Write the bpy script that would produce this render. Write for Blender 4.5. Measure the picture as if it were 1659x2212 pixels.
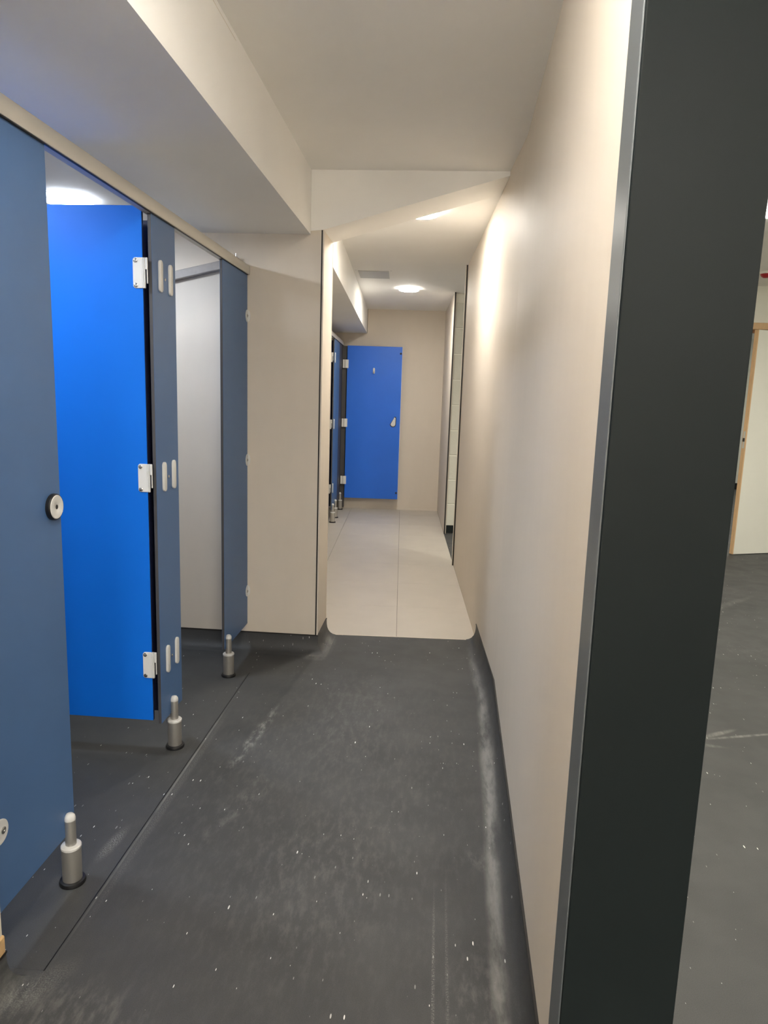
import bpy, bmesh, math, random
from mathutils import Matrix, Vector
random.seed(4)
for o in list(bpy.data.objects):
    bpy.data.objects.remove(o, do_unlink=True)
SC = bpy.context.scene
COL = SC.collection
PI = math.pi

# ------------------------------------------------------------------ camera, world, exposure
def make_camera():
    p, r, y = math.radians(9.43981), math.radians(1.85614), math.radians(-4.15065)
    F = Vector((math.sin(y)*math.cos(p), math.cos(y)*math.cos(p), -math.sin(p)))
    rt = Vector((math.cos(y), -math.sin(y), 0)); up = rt.cross(F)
    X = rt*math.cos(r)+up*math.sin(r); U = up*math.cos(r)-rt*math.sin(r)
    cd = bpy.data.cameras.new('camera'); cd.sensor_fit = 'VERTICAL'
    cd.sensor_height = 36.0; cd.lens = 36.0*1504.45/2212; cd.clip_start = 0.02
    c = bpy.data.objects.new('camera', cd); COL.objects.link(c)
    m = Matrix((X, U, -F)).transposed().to_4x4(); m.translation = Vector((0, 0, 1.45))
    c.matrix_world = m
    SC.camera = c
make_camera()
W = bpy.data.worlds.new('world'); SC.world = W; W.use_nodes = True
W.node_tree.nodes['Background'].inputs[0].default_value = (.9, .93, 1, 1)
W.node_tree.nodes['Background'].inputs[1].default_value = 0.05
SC.view_settings.view_transform = 'Standard'; SC.view_settings.look = 'None'
SC.view_settings.gamma = 1.0; SC.view_settings.use_curve_mapping = False
SC.view_settings.exposure = 3.53
SC.cycles.max_bounces = 16; SC.cycles.diffuse_bounces = 10; SC.cycles.glossy_bounces = 5
SC.cycles.sample_clamp_indirect = 6.0
LAMP_WARM = (1.0, .945, .855); LAMP_COOL = (.78, .87, 1.0); LAMP_SIDE = (1.0, .96, .84)
POWER_WARM, POWER_COOL, POWER_SIDE = 24.0, 14.0, 48.0
POWER_FILL = 9.0

# ------------------------------------------------------------------ materials
def new_mat(name):
    m = bpy.data.materials.new(name); m.use_nodes = True
    nt = m.node_tree
    return m, nt, nt.nodes['Principled BSDF']
def N(nt, kind, **kw):
    n = nt.nodes.new(kind)
    for k, v in kw.items(): setattr(n, k, v)
    return n
def srgb(r, g, b):
    f = lambda c: (c/12.92 if c <= .04045 else ((c+.055)/1.055)**2.4)
    return (f(r/255), f(g/255), f(b/255), 1)
def mat(name, col, rough=.5, metal=0., var=.0, vscale=8., bump=0., bscale=200., spec=.5, stretch=(1, 1, 1)):
    m, nt, b = new_mat(name)
    b.inputs['Base Color'].default_value = col; b.inputs['Roughness'].default_value = rough
    b.inputs['Metallic'].default_value = metal; b.inputs['Specular IOR Level'].default_value = spec
    tc = N(nt, 'ShaderNodeNewGeometry'); mp = N(nt, 'ShaderNodeMapping'); mp.inputs['Scale'].default_value = stretch
    nt.links.new(tc.outputs['Position'], mp.inputs['Vector'])
    if var > 0:
        nz = N(nt, 'ShaderNodeTexNoise'); nz.inputs['Scale'].default_value = vscale; nz.inputs['Detail'].default_value = 4
        nt.links.new(mp.outputs[0], nz.inputs['Vector'])
        mr = N(nt, 'ShaderNodeMapRange'); mr.inputs['From Min'].default_value = .3; mr.inputs['From Max'].default_value = .7
        mr.inputs['To Min'].default_value = 1-var; mr.inputs['To Max'].default_value = 1+var
        nt.links.new(nz.outputs[0], mr.inputs[0])
        mx = N(nt, 'ShaderNodeVectorMath', operation='SCALE'); mx.inputs[0].default_value = col[:3]
        nt.links.new(mr.outputs[0], mx.inputs['Scale']); nt.links.new(mx.outputs[0], b.inputs['Base Color'])
    if bump > 0:
        nb = N(nt, 'ShaderNodeTexNoise'); nb.inputs['Scale'].default_value = bscale; nb.inputs['Detail'].default_value = 2
        nt.links.new(mp.outputs[0], nb.inputs['Vector'])
        bp = N(nt, 'ShaderNodeBump'); bp.inputs['Strength'].default_value = bump; bp.inputs['Distance'].default_value = .002
        nt.links.new(nb.outputs[0], bp.inputs['Height']); nt.links.new(bp.outputs[0], b.inputs['Normal'])
    return m
def emit_mat(name, col, s):
    m, nt, b = new_mat(name)
    b.inputs['Base Color'].default_value = (.8, .8, .8, 1)
    b.inputs['Emission Color'].default_value = (*col, 1); b.inputs['Emission Strength'].default_value = s
    return m

M = {}
M['plaster'] = mat('white_plaster', (.87, .86, .83, 1), .7, var=.015, vscale=3, bump=.03, bscale=60)
M['laminate'] = mat('beige_wall_laminate', (.665, .60, .515, 1), .58, var=.01, vscale=14, bump=.04, bscale=350, spec=.16, stretch=(1, 1, .25))
M['laminate_edge'] = mat('laminate_pale_edge', (.66, .60, .52, 1), .5)
M['dark_core'] = mat('dark_panel_core', (.012, .010, .009, 1), .5)
M['anthracite'] = mat('anthracite_paint', (.0085, .0125, .013, 1), .5, var=.04, vscale=6, bump=.02, spec=.2)
M['grey_trim'] = mat('grey_satin_trim', (.13, .145, .155, 1), .4, metal=.3)
M['slate'] = mat('slate_blue_laminate', (.068, .145, .31, 1), .45, var=.02, vscale=10, bump=.03, bscale=500)
M['core_and_shade'] = mat('grey_core_and_shade', (.06, .058, .06, 1), .5)  # panel edges; doubles as painted shade beside the cobalt door
M['blue'] = mat('bright_blue_laminate', (.003, .14, .64, 1), .5, var=.02, vscale=5, bump=.03, bscale=500, spec=.2)
M['blue_far'] = mat('cobalt_blue_laminate', (.012, .15, .74, 1), .45, var=.02, vscale=5, bump=.03, bscale=500)
M['edge_and_shade'] = mat('dark_navy_edge_and_shade', (.01, .014, .05, 1), .5)  # leaf edges; doubles as painted shade on partitions and the far inward door
M['alu'] = mat('satin_aluminium', (.47, .455, .42, 1), .42, metal=.75, bump=.03, bscale=900)
M['rail'] = mat('anodised_rail', (.58, .555, .50, 1), .5, metal=.25, bump=.02, bscale=400)
M['nylon'] = mat('pale_grey_nylon', (.66, .66, .64, 1), .35)
M['steel'] = mat('polished_steel', (.62, .62, .60, 1), .2, metal=1.)
M['rubber'] = mat('black_rubber', (.008, .008, .009, 1), .42)
M['tile'] = mat('beige_floor_tile', (.50, .462, .405, 1), .42, var=.03, vscale=5, bump=.02, bscale=120)
M['grout'] = mat('tile_grout', (.22, .2, .175, 1), .8)
M['block'] = mat('painted_blockwork', (.66, .655, .585, 1), .6, var=.02, vscale=20, bump=.5, bscale=90)
M['mortar'] = mat('painted_mortar', (.84, .83, .76, 1), .7, bump=.5, bscale=150)
M['white_door'] = mat('off_white_laminate', (.72, .72, .66, 1), .45, var=.01)
M['beech'] = mat('beech_lipping', (.60, .40, .22, 1), .5, var=.08, vscale=30, stretch=(6, 6, .4))
M['head_shade'] = mat('brown_painted_shadow', (.28, .13, .06, 1), .5)
M['wood_core'] = mat('raw_timber_packer', (.55, .36, .17, 1), .6, var=.15, vscale=60)
M['red'] = mat('red_plastic', (.36, .012, .02, 1), .3)
M['white_plastic'] = mat('white_plastic', (.78, .77, .74, 1), .35)
M['taupe'] = mat('taupe_strip', (.34, .31, .285, 1), .55, var=.05, vscale=40)
M['hatch'] = mat('grey_hatch_panel', (.52, .52, .50, 1), .55)
M['black_hole'] = mat('keyhole_black', (.004, .004, .004, 1), .5)
M['lamp_warm'] = emit_mat('warm_lamp_diffuser', LAMP_WARM, POWER_WARM)
M['lamp_cool'] = emit_mat('cool_lamp_diffuser', LAMP_COOL, POWER_COOL)
M['lamp_fill'] = emit_mat('fill_panel_diffuser', LAMP_WARM, POWER_FILL)
for k, c, w in (('lamp_warm', LAMP_WARM, POWER_WARM), ('lamp_cool', LAMP_COOL, POWER_COOL), ('lamp_side', LAMP_SIDE, POWER_SIDE)):
    M[k+'_side'] = emit_mat(k+'_opal_side', c, w*.08)
M['lamp_drum'] = emit_mat('drum_lamp_diffuser', LAMP_WARM, 11.5)
M['lamp_side'] = emit_mat('side_lamp_diffuser', LAMP_SIDE, POWER_SIDE)

def vinyl_material():
    m, nt, b = new_mat('grey_safety_vinyl')
    L = nt.links.new
    geo = N(nt, 'ShaderNodeNewGeometry'); pos = geo.outputs['Position']
    def math_(op, a, c=None, clamp=False):
        n = N(nt, 'ShaderNodeMath', operation=op); n.use_clamp = clamp
        for i, v in enumerate((a, c)):
            if v is None: continue
            if isinstance(v, (int, float)): n.inputs[i].default_value = v
            else: L(v, n.inputs[i])
        return n.outputs[0]
    def noise(scale, detail=4, stretch=(1, 1, 1), rough=.55, rot=0):
        mp = N(nt, 'ShaderNodeMapping'); mp.inputs['Scale'].default_value = stretch; mp.inputs['Rotation'].default_value = (0, 0, rot)
        L(pos, mp.inputs[0])
        n = N(nt, 'ShaderNodeTexNoise'); n.inputs['Scale'].default_value = scale; n.inputs['Detail'].default_value = detail
        n.inputs['Roughness'].default_value = rough
        L(mp.outputs[0], n.inputs['Vector']); return n.outputs[0]
    def ramp(v, lo, hi, a=0., c=1.):
        n = N(nt, 'ShaderNodeMapRange'); n.interpolation_type = 'SMOOTHSTEP'
        for i, x in zip(('From Min', 'From Max', 'To Min', 'To Max'), (lo, hi, a, c)): n.inputs[i].default_value = x
        L(v, n.inputs[0]); return n.outputs[0]
    def blob(x, y, hw, hl, ang=0.):
        # soft elliptical wear patch at (x, y)
        s = N(nt, 'ShaderNodeVectorMath', operation='SUBTRACT'); s.inputs[1].default_value = (x, y, 0); L(pos, s.inputs[0])
        mp = N(nt, 'ShaderNodeMapping'); mp.inputs['Rotation'].default_value = (0, 0, ang)
        mp.inputs['Scale'].default_value = (1, 1, 0); L(s.outputs[0], mp.inputs[0])
        sc = N(nt, 'ShaderNodeVectorMath', operation='MULTIPLY'); sc.inputs[1].default_value = (1/hw, 1/hl, 0); L(mp.outputs[0], sc.inputs[0])
        ln = N(nt, 'ShaderNodeVectorMath', operation='LENGTH'); L(sc.outputs[0], ln.inputs[0])
        return ramp(ln.outputs['Value'], 1., .25)
    # chalky wear
    fine = ramp(noise(38, 6, (1, .35, 1), .7), .42, .72)
    grit = ramp(noise(260, 3), .40, .70)
    broad = noise(2.2, 3)
    wear = None
    def add(mask, amt, n=fine):
        nonlocal wear
        v = math_('MULTIPLY', math_('MULTIPLY', mask, n), amt)
        wear = v if wear is None else math_('ADD', wear, v)
    edge = ramp(noise(16, 5, (1, .25, 1), .65), .30, .66)
    for (x, y, hw, hl, a, amt, n) in [
        (.222, 1.75, .030, 1.0, .03, .95, edge), (.262, 2.7, .040, .95, .027, 1.1, edge), (.255, 3.55, .03, .5, -.05, .6, edge), (-.917, 2.35, .006, 1.0, 0, .7, edge),
        (.17, 1.45, .12, .30, 0, .35, fine), (.05, 1.55, .006, .42, 0, .8, grit), (.085, 1.55, .006, .5, 0, .5, grit),
        (.20, 2.02, .10, .05, .5, .35, fine),
        (-.72, 2.72, .035, .42, .12, 1.1, fine), (-.63, 2.25, .06, .35, .3, .25, fine), (-.985, 1.97, .028, .115, .1, 1.0, grit),
        (-.90, 2.3, .02, .9, 0, .45, grit), (-.91, 1.42, .05, .14, .5, .45, grit), (-.83, 1.35, .3, .15, 0, .4, fine),
        (-.66, 3.42, .16, .045, 0, .22, fine), (-.585, 3.86, .05, .25, 0, .55, edge), (-.64, 3.66, .09, .05, .2, .5, edge),
        (1.30, 3.03, .16, .022, -.5, .9, edge), (1.42, 3.03, .30, .014, -.28, .8, edge), (1.22, 2.92, .12, .02, .1, .5, edge),
        (2.0, 5.0, .9, .05, -.75, .35, edge), (1.7, 2.4, .5, .6, 0, .12, fine), (2.1, 4.1, 1.0, .2, .3, .12, fine),
        (-.35, 2.4, .9, 1.6, 0, .14, fine), (-.3, 1.9, .3, .5, .2, .12, fine), (-.35, 3.0, .25, .6, 0, .12, fine)]:
        add(blob(x, y, hw, hl, a), amt, n)
    wear = math_('MINIMUM', wear, 1.0)
    # specks
    mp = N(nt, 'ShaderNodeMapping'); mp.inputs['Scale'].default_value = (70, 19, 19); L(pos, mp.inputs[0])
    vo = N(nt, 'ShaderNodeTexVoronoi'); vo.inputs['Scale'].default_value = 1.0; L(mp.outputs[0], vo.inputs['Vector'])
    sep = N(nt, 'ShaderNodeSeparateColor'); L(vo.outputs['Color'], sep.inputs[0])
    rad = math_('MULTIPLY', math_('POWER', sep.outputs[1], 1.8), .165)
    patch = ramp(noise(5, 2), .35, .6, .25, 1.0)
    dot = math_('LESS_THAN', vo.outputs['Distance'], math_('MULTIPLY', rad, patch))
    dot = math_('MULTIPLY', dot, ramp(sep.outputs[0], .35, .9, .25, 1.))
    base = N(nt, 'ShaderNodeMix', data_type='RGBA'); L(ramp(broad, .3, .7), base.inputs['Factor'])
    base.inputs['A'].default_value = (.050, .0515, .0525, 1); base.inputs['B'].default_value = (.064, .065, .066, 1)
    gm = N(nt, 'ShaderNodeMix', data_type='RGBA'); gm.blend_type = 'MULTIPLY'; gm.inputs['Factor'].default_value = 1
    L(base.outputs['Result'], gm.inputs['A'])
    gv = N(nt, 'ShaderNodeCombineColor'); gn = ramp(noise(420, 2), .3, .7, .88, 1.12)
    for i in range(3): L(gn, gv.inputs[i])
    L(gv.outputs[0], gm.inputs['B'])
    m1 = N(nt, 'ShaderNodeMix', data_type='RGBA'); L(math_('MULTIPLY', wear, .8), m1.inputs['Factor'])
    L(gm.outputs['Result'], m1.inputs['A']); m1.inputs['B'].default_value = (.27, .265, .25, 1)
    m2 = N(nt, 'ShaderNodeMix', data_type='RGBA'); L(dot, m2.inputs['Factor'])
    L(m1.outputs['Result'], m2.inputs['A']); m2.inputs['B'].default_value = (.8, .8, .78, 1)
    L(m2.outputs['Result'], b.inputs['Base Color'])
    rr = ramp(noise(7, 3), .3, .7, .52, .60); L(rr, b.inputs['Roughness']); b.inputs['Specular IOR Level'].default_value = .35
    bp = N(nt, 'ShaderNodeBump'); bp.inputs['Strength'].default_value = .12; bp.inputs['Distance'].default_value = .002
    L(noise(320, 3), bp.inputs['Height']); L(bp.outputs[0], b.inputs['Normal'])
    return m
M['vinyl'] = vinyl_material()

# ------------------------------------------------------------------ frames and mesh helpers
ID = Matrix.Identity(4)
def frame(ox, oy, ax, ay):
    """local x -> ax, local y -> ay (horizontal unit vectors), z up"""
    m = Matrix.Identity(4)
    m[0][0], m[1][0] = ax; m[0][1], m[1][1] = ay; m[0][3], m[1][3] = ox, oy
    return m
dB, nB = (-.0514, .99868), (.99868, .0514)
FAR = frame(.29, 4.10, nB, dB)                       # far corridor: u to the right of its right wall, v along it
STALL_NEAR = Matrix.Translation((-1.03, 0, 0))       # s outward from the cubicle fronts, t along them
STALL_FAR = FAR @ Matrix.Translation((-1.265, 0, 0))

def bm_box(bm, x0, x1, y0, y1, z0, z1, bev=0., seg=1):
    vs = [bm.verts.new((x, y, z)) for z in (z0, z1) for y in (y0, y1) for x in (x0, x1)]
    fs = [bm.faces.new([vs[i] for i in q]) for q in ((0, 2, 3, 1), (4, 5, 7, 6), (0, 1, 5, 4), (2, 6, 7, 3), (0, 4, 6, 2), (1, 3, 7, 5))]
    if bev > 0:
        es = list({e for f in fs for e in f.edges})
        bmesh.ops.bevel(bm, geom=es, offset=bev, segments=seg, affect='EDGES', profile=.5)
def box(*a, bev=0., seg=1):
    bm = bmesh.new(); bm_box(bm, *a, bev=bev, seg=seg); return bm
def bm_prism(bm, pts, h0, h1, axis='z'):
    """extrude polygon pts between h0 and h1; axis z: pts=(x,y); y: pts=(x,z); x: pts=(y,z)"""
    def P(p, h):
        return {'z': (p[0], p[1], h), 'y': (p[0], h, p[1]), 'x': (h, p[0], p[1])}[axis]
    a = [bm.verts.new(P(p, h0)) for p in pts]; b = [bm.verts.new(P(p, h1)) for p in pts]
    n = len(pts)
    bm.faces.new(a); bm.faces.new(b[::-1])
    for i in range(n): bm.faces.new((a[i], b[i], b[(i+1) % n], a[(i+1) % n]))
    bmesh.ops.recalc_face_normals(bm, faces=bm.faces)
def prism(pts, h0, h1, axis='z', bev=0., seg=1):
    bm = bmesh.new(); bm_prism(bm, pts, h0, h1, axis)
    if bev > 0: bmesh.ops.bevel(bm, geom=list(bm.edges), offset=bev, segments=seg, affect='EDGES', profile=.5)
    return bm
def lathe(prof, seg=28, cx=0, cy=0):
    """prof = [(r, z)...] bottom to top, turned about the vertical through (cx, cy)"""
    bm = bmesh.new(); rings = []
    for r, z in prof:
        if r < 1e-6: rings.append([bm.verts.new((cx, cy, z))])
        else: rings.append([bm.verts.new((cx+r*math.cos(2*PI*i/seg), cy+r*math.sin(2*PI*i/seg), z)) for i in range(seg)])
    for a, b in zip(rings, rings[1:]):
        for i in range(seg):
            j = (i+1) % seg
            if len(a) == 1 and len(b) == 1: continue
            if len(a) == 1: bm.faces.new((a[0], b[j], b[i]))
            elif len(b) == 1: bm.faces.new((a[i], a[j], b[0]))
            else: bm.faces.new((a[i], a[j], b[j], b[i]))
    closed = prof[0] == prof[-1]
    for ring, fl in ((rings[0], True), (rings[-1], False)):
        if len(ring) > 1 and not closed: bm.faces.new(ring[::-1] if fl else ring)
    bmesh.ops.recalc_face_normals(bm, faces=bm.faces)
    return bm
def rot_bm(bm, m):
    bmesh.ops.transform(bm, matrix=m, verts=bm.verts); return bm
def disc_x(prof, y, z, x, seg=28):
    """lathe whose axis points to +x, standing on plane x at (y, z)"""
    bm = lathe(prof, seg)
    return rot_bm(bm, Matrix.Translation((x, y, z)) @ Matrix.Rotation(PI/2, 4, 'Y'))
def disc_my(prof, x, z, y, seg=28):
    """lathe whose axis points to -y"""
    bm = lathe(prof, seg)
    return rot_bm(bm, Matrix.Translation((x, y, z)) @ Matrix.Rotation(PI/2, 4, 'X'))
def stadium(cy, cz, w, h, n=8):
    r = w/2; out = []
    for k in range(n+1): a = PI*k/n; out.append((cy+r*math.cos(a), cz+h/2-r+r*math.sin(a)))
    for k in range(n+1): a = PI+PI*k/n; out.append((cy+r*math.cos(a), cz-h/2+r+r*math.sin(a)))
    return out

def empty(name, loc, T=ID):
    o = bpy.data.objects.new(name, None); o.empty_display_size = .1; COL.objects.link(o)
    o.location = (T @ Vector(loc)); return o
def tag(o, label=None, cat=None, group=None, kind=None):
    if label: o['label'] = label
    if cat: o['category'] = cat
    if group: o['group'] = group
    if kind: o['kind'] = kind
    return o
def worldpos(o):
    v = Vector(o.location)
    p = o.parent
    while p is not None: v += Vector(p.location); p = p.parent
    return v
def link(name, bm, m, parent=None, T=ID, smooth=False, kind=None, origin=None):
    """bm in frame T -> mesh object; its origin sits at its own base"""
    bmesh.ops.transform(bm, matrix=T, verts=bm.verts)
    if origin is None:
        xs = [v.co for v in bm.verts]
        origin = Vector(((min(c.x for c in xs)+max(c.x for c in xs))/2, (min(c.y for c in xs)+max(c.y for c in xs))/2, min(c.z for c in xs)))
    bmesh.ops.translate(bm, verts=bm.verts, vec=-Vector(origin))
    me = bpy.data.meshes.new(name); bm.to_mesh(me); bm.free()
    for mm in (m if isinstance(m, (list, tuple)) else [m]): me.materials.append(mm)
    if smooth:
        for p in me.polygons: p.use_smooth = True
        try: me.set_sharp_from_angle(angle=math.radians(40))
        except Exception: pass
    o = bpy.data.objects.new(name, me); COL.objects.link(o)
    if parent is not None:
        o.parent = parent; o.location = Vector(origin)-worldpos(parent)
    else: o.location = origin
    if kind: o['kind'] = kind
    return o
def struct(name, bm, m, label, T=ID, cat=None, smooth=False):
    o = link(name, bm, m, None, T, smooth); return tag(o, label, cat, kind='structure')

def sweep(path, prof):
    """sweep prof [(offset to the left of travel, z)] along a horizontal polyline with mitred corners"""
    bm = bmesh.new(); rings = []; n = len(path)
    for i, p in enumerate(path):
        p = Vector(p)
        d0 = (p-Vector(path[i-1])).normalized() if i > 0 else None
        d1 = (Vector(path[i+1])-p).normalized() if i < n-1 else None
        d0 = d0 or d1; d1 = d1 or d0
        n0, n1 = Vector((-d0.y, d0.x)), Vector((-d1.y, d1.x))
        m = (n0+n1).normalized(); k = 1/max(.3, m.dot(n0))
        rings.append([bm.verts.new((p.x+m.x*k*o, p.y+m.y*k*o, z)) for o, z in prof])
    k = len(prof)
    for a, b in zip(rings, rings[1:]):
        for i in range(k): bm.faces.new((a[i], a[(i+1) % k], b[(i+1) % k], b[i]))
    bm.faces.new(rings[0]); bm.faces.new(rings[-1][::-1])
    bmesh.ops.recalc_face_normals(bm, faces=bm.faces)
    return bm

# ------------------------------------------------------------------ the setting
WX0, WX1 = .276, .330                                # near right wall line (y 1.222 -> 3.25)
def wall_face(v): q = FAR @ Vector((0, v, 0)); return (q.x, q.y)
OPEN0, OPEN1, VEND = 1.91, 3.34, 4.87
# floor: grey vinyl, everywhere but the tiled far corridor
bm = bmesh.new()
T1 = FAR @ Vector((-3.05, 0, 0)); TR = FAR @ Vector((0, 0, 0)); TE = FAR @ Vector((0, VEND+.1, 0))
bm_prism(bm, [(-2.75, -4.65), (6.5, -4.65), (6.5, 13.2), (TE.x, 13.2), (TE.x, TE.y), (TR.x, TR.y), (T1.x, T1.y), (-2.75, 3.9)], -.06, 0.)
floor = struct('floor', bm, M['vinyl'], 'dark grey speckled safety vinyl floor with chalky scuffs', cat='floor')
link('weld_seam', box(-.9265, -.9235, 1.43, 3.40, -.001, .0006), M['black_hole'], floor)
# floor: beige tiles in the far corridor
tile_floor = struct('floor', prism([(-2.6, .0), (0, .0), (0, VEND+.05), (-2.6, VEND+.05)], -.06, -.004), M['grout'],
                    'beige tiled floor of the far corridor', FAR, cat='floor')
tcache = {}
PITCH = .627
cols = [(-.486, 0.), (-1.113, -.486), (-1.740, -1.113), (-2.367, -1.740)]
for (u0, u1) in cols:
    for k in range(8):
        v0, v1 = k*PITCH, min((k+1)*PITCH, VEND)
        if v1-v0 < .05: continue
        g = .0013
        q = link('tile', box(u0+g, u1-g, v0+(g if k else 0), v1-g*.5, -.03, 0., bev=.0008), M['tile'], tile_floor, FAR)
link('threshold_trim', prism([(-1.7, -.004), (.012, -.004), (.012, .003), (-1.7, .003)], -.02, .0015), M['laminate_edge'], tile_floor, FAR)

# right wall, near: bends where the corridor bends
wn = [(WX0, 1.222), (WX1, 3.25), wall_face(OPEN0)]
off = FAR @ Vector((.2, OPEN0, 0))
wall_r = struct('wall_right', prism(wn+[(off.x, off.y), (WX1+.2, 3.25), (WX0+.2, 1.222)], 0, 2.66), M['laminate'],
                'long beige panelled wall to the right of the corridor, bending slightly', cat='wall')
link('panel_edge', box(-.012, .004, OPEN0-.002, OPEN0+.012, 0., 2.56), M['dark_core'], wall_r, FAR)
link('panel_edge', box(-.0165, -.012, OPEN0-.002, OPEN0+.012, 0., 2.56), M['laminate_edge'], wall_r, FAR)
# right wall, far panel
wall_rf = struct('wall_right_far', box(0, .020, OPEN1+.014, VEND+.05, 0, 2.66), M['laminate'], 'short beige wall panel beyond the doorway', FAR, cat='wall')
link('panel_edge', box(-.002, .012, OPEN1, OPEN1+.016, 0., 2.56), M['dark_core'], wall_rf, FAR)
# passage wall of painted blocks seen through the doorway
VB = 3.43
wall_b = struct('wall_passage', box(.020, 2.75, VB, VB+.18, 0, 2.70), M['mortar'], 'cream painted blockwork wall seen through the doorway', FAR, cat='wall')
PB = .2655
for k in range(9):
    z0 = .075+.24-PB + k*PB
    for j in range(4):
        x0 = .018+(j-.5*(k % 2))*.45
        xa, xb = max(x0+.006, .0225), x0+.444
        za, zb = max(z0+.0065, .08), min(z0+PB-.0065, 2.555)
        if xb-xa < .03 or zb-za < .03: continue
        link('block', box(xa, xb, VB-.010, VB+.02, za, zb, bev=.004), M['block'], wall_b, FAR)
# end wall
wall_e = struct('wall_end', box(-2.6, .09, VEND, VEND+.15, 0, 2.66), M['laminate'], 'beige end wall behind the cobalt blue door', FAR, cat='wall')
link('skirting_trim', box(-1.9, -.001, VEND-.004, VEND, .0, .022), M['laminate_edge'], wall_e, FAR)
link('panel_joint', box(-.972, -.968, VEND-.0015, VEND, 2.22, 2.52), M['dark_core'], wall_e, FAR)
# pier between the near and far cubicles
CX, CY0, CY1 = -.628, 3.742, 4.052
wall_l = struct('wall_left', box(-2.72, CX, CY0, CY1, 0, 2.284), M['laminate'], 'beige pier wall at the end of the near cubicles', cat='wall')
link('panel_joint', box(CX-.013, CX-.005, CY0-.0015, CY0+.003, .10, 2.284), M['dark_core'], wall_l)
link('panel_edge', box(CX-.0052, CX+.0015, CY0-.002, CY0+.003, .10, 2.284), M['laminate_edge'], wall_l)
link('panel_edge', box(CX-.003, CX+.0015, CY1-.006, CY1+.001, .10, 2.28), M['laminate_edge'], wall_l)
bm = prism([(-2.69, 1.721), (-1.075, 2.096), (-1.075, 2.140), (-2.69, 1.765)], CY0-.034, CY0+.002, 'y', bev=.003)
link('sloping_strip', bm, M['taupe'], wall_l)  # slanted taupe strip across the wall, darker than the laminate around it
# near pier at the left edge
wall_f = struct('wall_front', box(-2.72, -.985, -4.5, 1.405, 0, 2.60), M['laminate'], 'beige pier wall before the first cubicle panel', cat='wall')
link('timber_packer', box(-.999, -.979, 1.2, 1.409, .102, .150, bev=.004), M['wood_core'], wall_f)
struct('wall_cubicle', box(-2.86, -2.70, 1.3, 9.3, 0, 2.60), M['laminate'], 'beige wall at the back of the cubicles', cat='wall')
struct('wall_rear', box(-2.75, 6.5, -4.75, -4.6, 0, 2.7), M['laminate'], 'pale wall behind the viewpoint', cat='wall')
# room on the right
struct('wall_side', box(5.6, 5.75, -4.6, 13.2, 0, 2.8), M['white_door'], 'white wall on the far side of the room to the right', cat='wall')
DW = frame(3.83, 7.40, nB, dB)                       # door wall of that room: local x along it, hinge at 0
bm = bmesh.new()
bm_box(bm, -1.7, -1.03, 0, .18, 0, 2.70); bm_box(bm, .06, 1.95, 0, .18, 0, 2.70); bm_box(bm, -1.03, .06, 0, .18, 2.235, 2.70)
struct('wall_back', bm, M['white_door'], 'white wall around the beech framed doorway', DW, cat='wall')
struct('wall_far', box(-.2, 6.5, 12.9, 13.05, 0, 2.8), M['white_door'], 'white wall far beyond the beech framed doorway', cat='wall')
struct('baseboard_far', box(2, 6.5, 12.87, 12.9, 0, .11), M['rubber'], 'dark skirting along the far white wall', cat='skirting')
struct('baseboard_passage', box(.022, 2.7, VB-.014, VB, 0, .078), M['anthracite'], 'dark skirting at the foot of the block wall', FAR, cat='skirting')

# coved vinyl skirting
COVE = [(0, 0), (0, .1), (.0045, .1), (.0055, .07), (.009, .048), (.016, .030), (.028, .015), (.043, .006), (.062, .0012), (.064, 0)]
CAP = [(0, .0985), (0, .1035), (.0065, .1035), (.0065, .0985)]
def cove(name, path, label):
    o = struct(name, sweep(path, COVE), M['vinyl'], label, cat='skirting', smooth=True)
    link('capping_strip', sweep(path, CAP), M['dark_core'], o)
    return o
cove('baseboard_right', [(WX0+.0004, 1.225), (WX1+.0004, 3.25), (TR.x+.0004, TR.y)], 'coved grey vinyl skirting along the right wall')
cove('baseboard_left', [(CX, CY1), (CX, CY0), (-2.70, CY0)], 'coved grey vinyl skirting round the pier after the cubicles')
cove('baseboard_front', [(-2.70, 1.405), (-.985, 1.405), (-.985, -4.5)], 'coved grey vinyl skirting round the first pier')

# ceilings, bulkheads, beam, post
CZ = 2.575
struct('ceiling', box(-2.75, .56, -4.6, 3.80, CZ, CZ+.12), M['plaster'], 'white plaster ceiling over the near corridor', cat='ceiling')
bm = bmesh.new()
zc = lambda v: 2.548-.0072*v
bm_prism(bm, [(-.1, zc(-.1)), (VEND+.1, zc(VEND+.1)), (VEND+.1, 2.72), (-.1, 2.72)], -2.6, .12, 'x')
bm_prism(bm, [(OPEN0-.15, zc(OPEN0-.15)+.002), (VB+.1, zc(VB)+.002), (VB+.1, 2.72), (OPEN0-.15, 2.72)], .12, .42, 'x')
struct('ceiling_far', bm, M['plaster'], 'lower white plaster ceiling over the far corridor', FAR, cat='ceiling')
struct('ceiling_right', box(.40, 6.5, -4.65, 13.2, 2.63, 2.75), M['plaster'], 'white ceiling over the room to the right', cat='ceiling')
tb = struct('trim_1', box(-2.72, -.698, -4.55, 3.745, 2.262, 2.60), M['plaster'], 'white bulkhead over the near cubicles', cat='bulkhead')
link('plaster_joint', box(-.6985, -.6975, 2.1, 2.4, 2.556, 2.558), M['laminate_edge'], tb)
bm = bmesh.new()
bm_prism(bm, [(-.1, 2.255), (VEND, 2.217), (VEND, 2.6), (-.1, 2.6)], -2.5, -.972, 'x')
struct('trim_2', bm, M['plaster'], 'white bulkhead over the far cubicles', FAR, cat='bulkhead')
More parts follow.
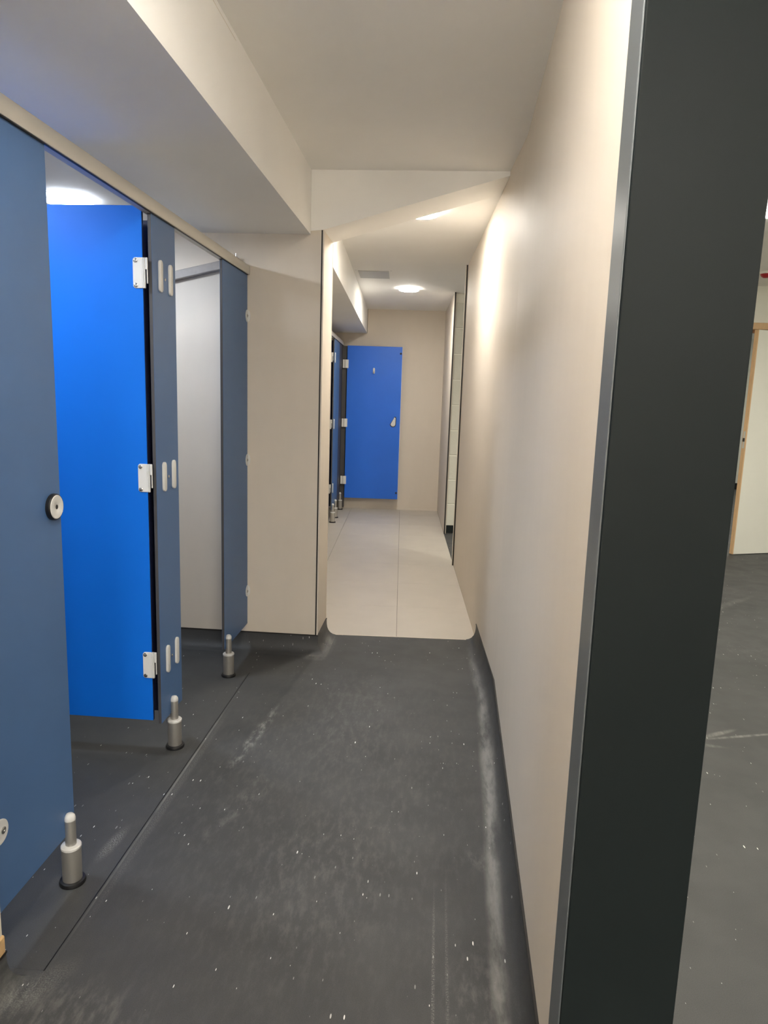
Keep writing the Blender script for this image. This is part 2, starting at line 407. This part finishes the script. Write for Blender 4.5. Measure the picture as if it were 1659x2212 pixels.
struct('trim_3', prism([(-.697, 2.279), (-.631, 2.285), (.345, 2.566), (.345, 2.62), (-.697, 2.62)], 3.739, 4.05, 'y'), M['plaster'],
       'sloping white beam between the near and far ceilings', cat='beam')
post = struct('trim_4', box(.2745, .476, 1.14, 1.2225, 0, 2.66, bev=.002, seg=2), M['anthracite'], 'tall anthracite post closing the near end of the right wall', cat='post')
link('post_flange', box(.2715, .2748, 1.145, 1.224, 0, 2.6, bev=.001), M['grey_trim'], post)

# ------------------------------------------------------------------ lamps
def downlight(x, y, z, r, key, label, group, drop=.029, side=True):
    """surface puck light: pale rim against the ceiling, glowing opal drum below it"""
    t = empty('ceiling_light', (x, y, z-drop)); tag(t, label, 'light', group)
    link('lamp_rim', lathe([(r+.001, z-.002), (r+.003, z-.0015), (r+.004, z+.003), (r-.004, z+.003), (r-.004, z-.0015), (r+.001, z-.002)], 40, x, y), M['white_plastic'], t, smooth=True)
    link('diffuser', lathe([(0, z-drop), (r*.60, z-drop+.0005), (r*.86, z-drop+.0025), (r*.97, z-drop+.006), (r*.97, z-.003)], 40, x, y), M[key], t, smooth=True)
    if side: link('diffuser_side', lathe([(r*.971, z-.024), (r*.99, z-.019), (r-.0005, z-.012), (r-.0005, z-.004), (r*.971, z-.004), (r*.971, z-.024)], 40, x, y), M[key+'_side'], t, smooth=True)
    return t
f1 = (-.150, 4.395)
f2 = FAR @ Vector((-.475, 3.18, 0))
GL = 'round downlights in the corridor ceilings'
downlight(f1[0], f1[1], 2.546, .10, 'lamp_warm', 'bright round downlight half hidden by the sloping beam', GL)
downlight(f2.x, f2.y, zc(3.18)+.001, .10, 'lamp_warm', 'bright round downlight in front of the far end wall', GL)
downlight(-.22, .95, CZ, .10, 'lamp_drum', 'round opal drum light in the near corridor ceiling above the viewpoint', GL, .07, False)
downlight(-.19, -1.75, CZ, .10, 'lamp_drum', 'added round fill light well behind the viewpoint on the cubicle side', GL, .07, False)  # unseen lamp added as fill from behind the camera
def fill_panel(x, y, z, label):  # unseen square panels added behind the camera as fill light
    t = empty('fill_panel', (x, y, z-.02)); tag(t, label, 'light', 'added square fill lights behind the viewpoint')
    bm = bmesh.new()
    for q in ((-.31, .31, -.31, -.285), (-.31, .31, .285, .31), (-.31, -.285, -.285, .285), (.285, .31, -.285, .285)):
        bm_box(bm, x+q[0], x+q[1], y+q[2], y+q[3], z-.02, z+.002)
    link('light_frame', bm, M['white_plastic'], t)
    link('diffuser', box(x-.285, x+.285, y-.285, y+.285, z-.014, z), M['lamp_fill'], t)
fill_panel(-.15, -3.3, CZ, 'added square fill light at the rear of the entrance, cubicle side')
fill_panel(1.35, -2.6, CZ+.055, 'added square fill light at the rear of the entrance, open side')
downlight(.75, -.75, CZ+.055, .10, 'lamp_drum', 'round downlight behind the viewpoint at the corridor mouth', GL, .07, False)
downlight(-1.65, 3.11, 2.262, .10, 'lamp_cool', 'glowing round downlight above the top of the bright blue door', 'downlights above the cubicles')
downlight(-1.65, 1.95, 2.262, .10, 'lamp_cool', 'round downlight above the first cubicle behind its front panel', 'downlights above the cubicles')
GR = 'downlights in the room to the right'
for (x, y, l) in [(1.96, 4.6, 'round downlight cut by the frame beside the dark post'), (1.9, 1.2, 'round downlight over the vinyl beyond the dark post'),
                  (2.6, -2.2, 'added round fill light over the open floor behind the viewpoint'),  # unseen lamp added to brighten the space behind the camera
                  (4.2, 4.6, 'round downlight before the beech framed doorway'), (4.6, 10.3, 'added round light for the room beyond the beech framed doorway')]:  # the lamp beyond the doorway is added to light that room
    downlight(x, y, 2.63, .10, 'lamp_side', l, GR)

# ------------------------------------------------------------------ cubicle fronts
SZ0, SZ1, TH = .15, 2.055, .014
def support_foot(par, T, s, t):
    """slotted pedestal foot clamped round the lower edge of a panel"""
    f = link('support_foot', lathe([(.027, .008), (.0275, .012), (.0275, .112), (.026, .1135)], 32, s, t), M['alu'], par, T, smooth=True)
    link('foot_collar', lathe([(.0262, .1115), (.0285, .1135), (.0288, .1195), (.0265, .1225), (.0165, .1235)], 32, s, t), M['nylon'], f, T, smooth=True)
    link('foot_shaft', lathe([(.0155, .118), (.0155, .2), (.0153, .202)], 28, s, t), M['alu'], f, T, smooth=True)
    link('shaft_cap', lathe([(.0158, .201), (.0158, .207), (.0145, .213), (.010, .219), (.005, .2215), (0, .222)], 28, s, t), M['nylon'], f, T, smooth=True)
    link('foot_ring', lathe([(.037, 0), (.0375, .004), (.035, .011), (.028, .013), (.0265, .013)], 32, s, t), M['rubber'], f, T, smooth=True)
    return f
def screw_x(par, T, x, t, z, r=.006):
    o = link('screw', disc_x([(0, 0), (r, 0), (r, .0015), (r*.55, .003), (0, .0033)][1:], t, z, x, 14), M['steel'], par, T, smooth=True)
    return o
def hinge_cover(par, T, t, z):
    link('hinge_cover', prism(stadium(t, z, .029, .113), -.001, .0085, 'x', bev=.0025, seg=2), M['nylon'], par, T, smooth=True)
def wall_bracket(par, T, t_wall, z, direction, reach=.045, h=.062):
    """angle bracket: rounded flap on the panel, narrow flap on the wall"""
    r = h/2; pts = [(t_wall, z-r), ]
    c = reach-r
    for k in range(13):
        a = -PI/2+PI*k/12; pts.append((t_wall+direction*(max(c, 0)+(reach-max(c, 0))*math.cos(a)), z+r*math.sin(a)))
    pts.append((t_wall, z+r))
    bk = link('wall_bracket', prism(pts, -.001, .004, 'x', bev=.001), M['nylon'], par, T)
    ps = [(.003, z-r*.95)]+[(.003+.013*math.cos(-PI/2+PI*k/10), z+r*.95*math.sin(-PI/2+PI*k/10)) for k in range(11)]+[(.003, z+r*.95)]
    y0, y1 = sorted((t_wall, t_wall+direction*.004))
    link('bracket_flap', prism(ps, y0, y1, 'y'), M['nylon'], bk, T)
    link('bracket_screw', disc_x([(.009, 0), (.009, .002), (.006, .0035), (.003, .0035), (.003, .0015)], t_wall+direction*(reach-.022), z, .004, 16), M['steel'], bk, T, smooth=True)
def front_panel(T, t0, t1, label, feet, name='cubicle_panel', m='slate'):
    p = empty(name, (-TH/2, (t0+t1)/2, 0), T); tag(p, label, 'panel', 'slate blue cubicle front panels')
    link('board', box(-TH, 0, t0, t1, SZ0, SZ1, bev=.0012), M[m], p, T)
    link('board_edge', box(-TH+.0012, -.0012, t0-.0006, t0+.001, SZ0+.001, SZ1-.001), M['core_and_shade'], p, T)
    for (t) in feet: support_foot(p, T, .010, t)
    return p
HZ = (1.853, 1.121, .394)
# first panel, by the near pier
p1 = front_panel(STALL_NEAR, 1.407, 1.829, 'slate blue front panel with the round lock disc, nearest of the fronts', [1.786])
for z in (1.84, 1.09, .362): wall_bracket(p1, STALL_NEAR, 1.406, z, 1, .11, .064)
lk = link('lock_disc', disc_x([(.0355, 0), (.0362, .003), (.0362, .010), (.034, .0125), (.031, .0125)], 1.788, 1.126, 0, 36), M['rubber'], p1, STALL_NEAR, smooth=True)
lk['label'] = 'round lock disc with black rim'
link('lock_face', disc_x([(.0325, .008), (.0325, .0125), (.031, .0138), (.008, .0138), (.006, .0122), (.0025, .0115), (.0022, .009)], 1.788, 1.126, 0, 36), M['nylon'], lk, STALL_NEAR, smooth=True)
# second panel, between the two doors
p2 = front_panel(STALL_NEAR, 2.496, 2.716, 'narrow slate blue front panel with six pale hinge covers beside the bright blue door', [2.601])
for z in HZ:
    for t in (2.563, 2.658): hinge_cover(p2, STALL_NEAR, t, z)
    screw_x(p2, STALL_NEAR, 0, 2.611, z-.004)
# third panel, against the pier
p3 = front_panel(STALL_NEAR, 3.312, 3.740, 'slate blue front panel bracketed to the beige pier, beside the open cubicle', [3.345])
for z in (1.845, 1.083, .343): wall_bracket(p3, STALL_NEAR, 3.7415, z, -1, .04, .064)
# head rail
def head_rail(T, t0, t1, label, bolt):
    bm = bmesh.new()
    prof = [(-.026, 2.0552), (.010, 2.0552), (.012, 2.058), (.012, 2.092), (.008, 2.102), (.0, 2.106), (-.018, 2.106), (-.026, 2.100)]
    bm_prism(bm, prof, t0, t1, 'y')
    r = tag(link('head_rail', bm, M['rail'], None, T, smooth=True), label, 'rail', 'head rails over the cubicle fronts')
    link('rail_shade_line', box(.0005, .006, t0+.01, t1-.004, 2.053, 2.0556), M['dark_core'], r, T)  # dark strip painting the shaded line under the rail
    link('end_cap', prism([(-.028, 2.056), (.013, 2.056), (.014, 2.094), (.0, 2.108), (-.028, 2.108)], t1-.003, t1+.003, 'y'), M['alu'], r, T)
    if bolt is not None:
        b = link('rail_bolt', lathe([(.006, 2.105), (.006, 2.112), (.003, 2.113), (.003, 2.126), (0, 2.127)], 12, -.008, bolt), M['steel'], r, T)
    return r
head_rail(STALL_NEAR, 1.407, 3.737, 'long pale head rail over the near cubicle fronts', 3.56)
# side partition between the two near cubicles
def side_partition(T, t, s1, label):
    tag(link('side_partition', box(s1, -TH-.002, t, t+TH, SZ0, SZ1, bev=.001), M['edge_and_shade'], None, T), label, 'partition', 'partitions between cubicles')  # dark navy paints the deep shade behind the fronts
side_partition(STALL_NEAR, 2.606, -1.665, 'partition edge in dark navy painted shade, in the gap beside the bright blue door')

# inward opening door with three hinges, face toward -t
def hinge(par, T, s_edge, t, z):
    """flag hinge: plate with two screws, ribbed knuckle, upper leaf and slim blade"""
    h = .104
    pl = link('hinge', prism([(s_edge-.034, z-h/2+.006), (s_edge-.028, z-h/2), (s_edge, z-h/2), (s_edge, z+h/2), (s_edge-.028, z+h/2), (s_edge-.034, z+h/2-.006)], t-.004, t+.001, 'y', bev=.001), M['nylon'], par, T)
    for dz in (-.042, .042):
        link('hinge_screw', disc_my([(.0075, 0), (.0075, .0018), (.005, .0032), (.002, .0032), (.002, .0018)], s_edge-.024, z+dz, t-.004, 16), M['steel'], pl, T, smooth=True)
    for k in range(2):
        link('knuckle', box(s_edge+.0006+k*.0052, s_edge+.0050+k*.0052, t-.006, t+.003, z-h/2, z+h/2, bev=.001), M['nylon'], pl, T)
    link('hinge_leaf', box(s_edge+.0112, s_edge+.0195, t-.005, t+.001, z+.012, z+h/2, bev=.001), M['nylon'], pl, T)
    link('hinge_blade', box(s_edge+.0165, s_edge+.0195, t-.005, t+.001, z-.036, z+.012, bev=.0006), M['nylon'], pl, T)
def swung_door(T, t, s_edge, width, z0, z1, m, label, hz):
    d = empty('cubicle_door', (s_edge-width/2, t+TH/2, z0), T); tag(d, label, 'door', 'blue cubicle doors')
    link('door_leaf', box(s_edge-width, s_edge, t, t+TH, z0, z1, bev=.001), m, d, T)
    link('leaf_edge', box(s_edge-.001, s_edge+.0005, t+.002, t+TH-.002, z0+.001, z1-.001), M['edge_and_shade'], d, T)
    for z in hz: hinge(d, T, s_edge, t, z)
    return d
swung_door(STALL_NEAR, 2.480, -.028, .640, .170, 2.075, M['blue'], 'bright blue cubicle door swung inward, with three pale hinges', (1.850, 1.124, .398))

# ------------------------------------------------------------------ far cubicles
q1 = front_panel(STALL_FAR, 3.74, 4.38, 'slate blue front panel in the far corridor, standing on two feet', [3.78, 4.10])
for z in HZ:
    hinge_cover(q1, STALL_FAR, 3.80, z); screw_x(q1, STALL_FAR, 0, 3.95, z-.004)
q2 = front_panel(STALL_FAR, 4.42, 4.865, 'front panel in dark grey painted shade at the hinges of the cobalt door', [4.725], m='core_and_shade')  # widened and dark grey, painting the shade inside the open cubicle
link('shade_post', box(-.002, .052, 4.785, 4.865, .02, 2.052, bev=.001), M['core_and_shade'], q2, STALL_FAR)  # added dark post, filling the gap by the door with painted shade
head_rail(STALL_FAR, .0, 4.862, 'pale head rail over the far cubicle fronts', None)
side_partition(STALL_FAR, 4.00, -1.3, 'partition inside the far cubicles, dark navy as painted shade')
swung_door(STALL_FAR, 3.722, -.03, .64, .17, 2.06, M['edge_and_shade'], 'blue door swung inward beside the far front panel, painted dark for shade', HZ)  # navy leaf colour paints the unlit cubicle interior
# cobalt door opened flat before the end wall: hinge on its left, lock and hook on show
d = empty('cubicle_door', (-.86, 4.767, .15), FAR); tag(d, 'cobalt blue door opened flat before the end wall, with hook and lock', 'door', 'blue cubicle doors')
TD = 4.760
link('door_leaf', box(-1.203, -.522, TD, TD+TH, .15, 2.056, bev=.001), M['blue_far'], d, FAR)
link('leaf_edge', box(-.5222, -.518, TD+.001, TD+TH, .152, 2.054), M['nylon'], d, FAR)
link('leaf_edge', box(-1.2055, -1.2025, TD+.001, TD+TH, .152, 2.054), M['edge_and_shade'], d, FAR)
for z in (1.832, 1.104, .378):
    pl = link('hinge', box(-1.2225, -1.186, TD-.006, TD+.001, z-.052, z+.052, bev=.002), M['white_plastic'], d, FAR)
    link('knuckle', box(-1.2275, -1.2235, TD-.008, TD+.003, z-.052, z+.052, bev=.001), M['white_plastic'], pl, FAR)
    link('knuckle', box(-1.2335, -1.2295, TD-.008, TD+.003, z-.052, z+.052, bev=.001), M['white_plastic'], pl, FAR)
    link('hinge_leaf', box(-1.2575, -1.2365, TD-.006, TD+.001, z-.052, z+.052, bev=.002), M['white_plastic'], pl, FAR)
# coat hook
hk = link('coat_hook', prism([(-.868+p, 1.757+q) for p, q in stadium(0, 0, .024, .072)], TD-.006, TD, 'y', bev=.001), M['nylon'], d, FAR)
link('hook_prong', prism([(TD-.005, 1.740), (TD-.028, 1.733), (TD-.036, 1.748), (TD-.043, 1.747), (TD-.036, 1.722), (TD-.020, 1.716), (TD-.005, 1.722)], -.873, -.863, 'x', bev=.001), M['steel'], hk, FAR)
# teardrop thumb lock
cxl, czl = -.606, 1.132
tear = [(cxl+.016+.012*math.cos(a), czl+.042+.016*math.sin(a)) for a in [PI*k/8 for k in range(9)]]
tear += [(cxl-.003+.030*math.cos(a), czl-.026+.030*math.sin(a)) for a in [PI+PI*k/12*1.0 for k in range(13)]]
lp = link('lock_backplate', prism([(cxl+(a-cxl)*1.28, czl+(b-czl)*1.14) for a, b in tear], TD-.004, TD, 'y'), M['rubber'], d, FAR)
tl = link('thumb_lock', prism(tear, TD-.02, TD-.003, 'y', bev=.003), M['nylon'], d, FAR)
link('lock_slot', box(cxl-.002, cxl+.003, TD-.0215, TD-.018, czl-.004, czl+.024), M['steel'], tl, FAR)
for z in (1.975, .232):
    link('bumper', disc_my([(.012, 0), (.012, .006), (.009, .010), (0, .011)], -.540, z, TD, 16), M['rubber'], d, FAR)

# ------------------------------------------------------------------ ceiling hatch, room beyond the post
h = empty('ceiling_hatch', (-.83, 2.46, zc(2.46)-.006), FAR); tag(h, 'pale grey rectangular hatch in the far corridor ceiling', 'hatch')
link('hatch_panel', box(-.93, -.66, 2.29, 2.66, zc(2.46)-.004, zc(2.46)+.004), M['hatch'], h, FAR)
for (a, b_) in ((-.955, -.945), (-.645, -.635)):
    link('hatch_strip', box(a, b_, 2.26, 2.66, zc(2.46)-.005, zc(2.46)+.004), M['plaster'], h, FAR)
# white door ajar in the room to the right
dx, dy = (.407, .153); ln = math.hypot(dx, dy)
DL = frame(2.985, 7.035, (dx/ln, dy/ln), (-dy/ln, dx/ln))
dr = empty('door_1', (.45, .022, .004), DL); tag(dr, 'off white door with beech lipping, standing ajar beyond the dark post', 'door', kind='structure')
link('door_leaf', box(.010, .895, 0, .044, .006, 2.184, bev=.001), M['white_door'], dr, DL)
link('lipping', box(0., .010, .001, .043, .006, 2.184), M['beech'], dr, DL)
link('leaf_edge_lipping', box(-.001, .010, .0005, .0435, .006, 2.1835), M['beech'], dr, DL)
lc = link('lock_faceplate', box(-.003, .0, .010, .034, 1.06, 1.225, bev=.001), M['steel'], dr, DL)
link('latch_bolt', box(-.012, -.002, .014, .030, 1.125, 1.160, bev=.001), M['dark_core'], lc, DL)
fr = empty('door_2', (-.48, 0, 0), DW); tag(fr, 'beech door frame round the open white door', 'door frame', kind='structure')
link('frame_head', box(-1.09, .12, -.022, .19, 2.218, 2.282, bev=.003), M['beech'], fr, DW)
link('frame_jamb', box(-1.09, -1.03, -.022, .19, 0, 2.218, bev=.003), M['beech'], fr, DW)
link('frame_jamb', box(.06, .12, -.022, .19, 0, 2.218, bev=.003), M['beech'], fr, DW)
link('head_shadow_strip', box(-1.03, .06, .06, .10, 2.19, 2.218), M['head_shade'], fr, DW)  # brown strip painting the shade under the frame head
# red alarm on the ceiling
al = empty('alarm_sounder', (2.81, 6.60, 2.60)); tag(al, 'small red alarm sounder on the ceiling near the beech framed doorway', 'alarm')
link('sounder_base', lathe([(.048, 2.612), (.055, 2.618), (.055, 2.631), (0, 2.631)], 28, 2.81, 6.60), M['white_plastic'], al, smooth=True)
link('sounder_dome', lathe([(0, 2.578), (.022, 2.580), (.038, 2.590), (.046, 2.603), (.047, 2.613)], 28, 2.81, 6.60), M['red'], al, smooth=True)
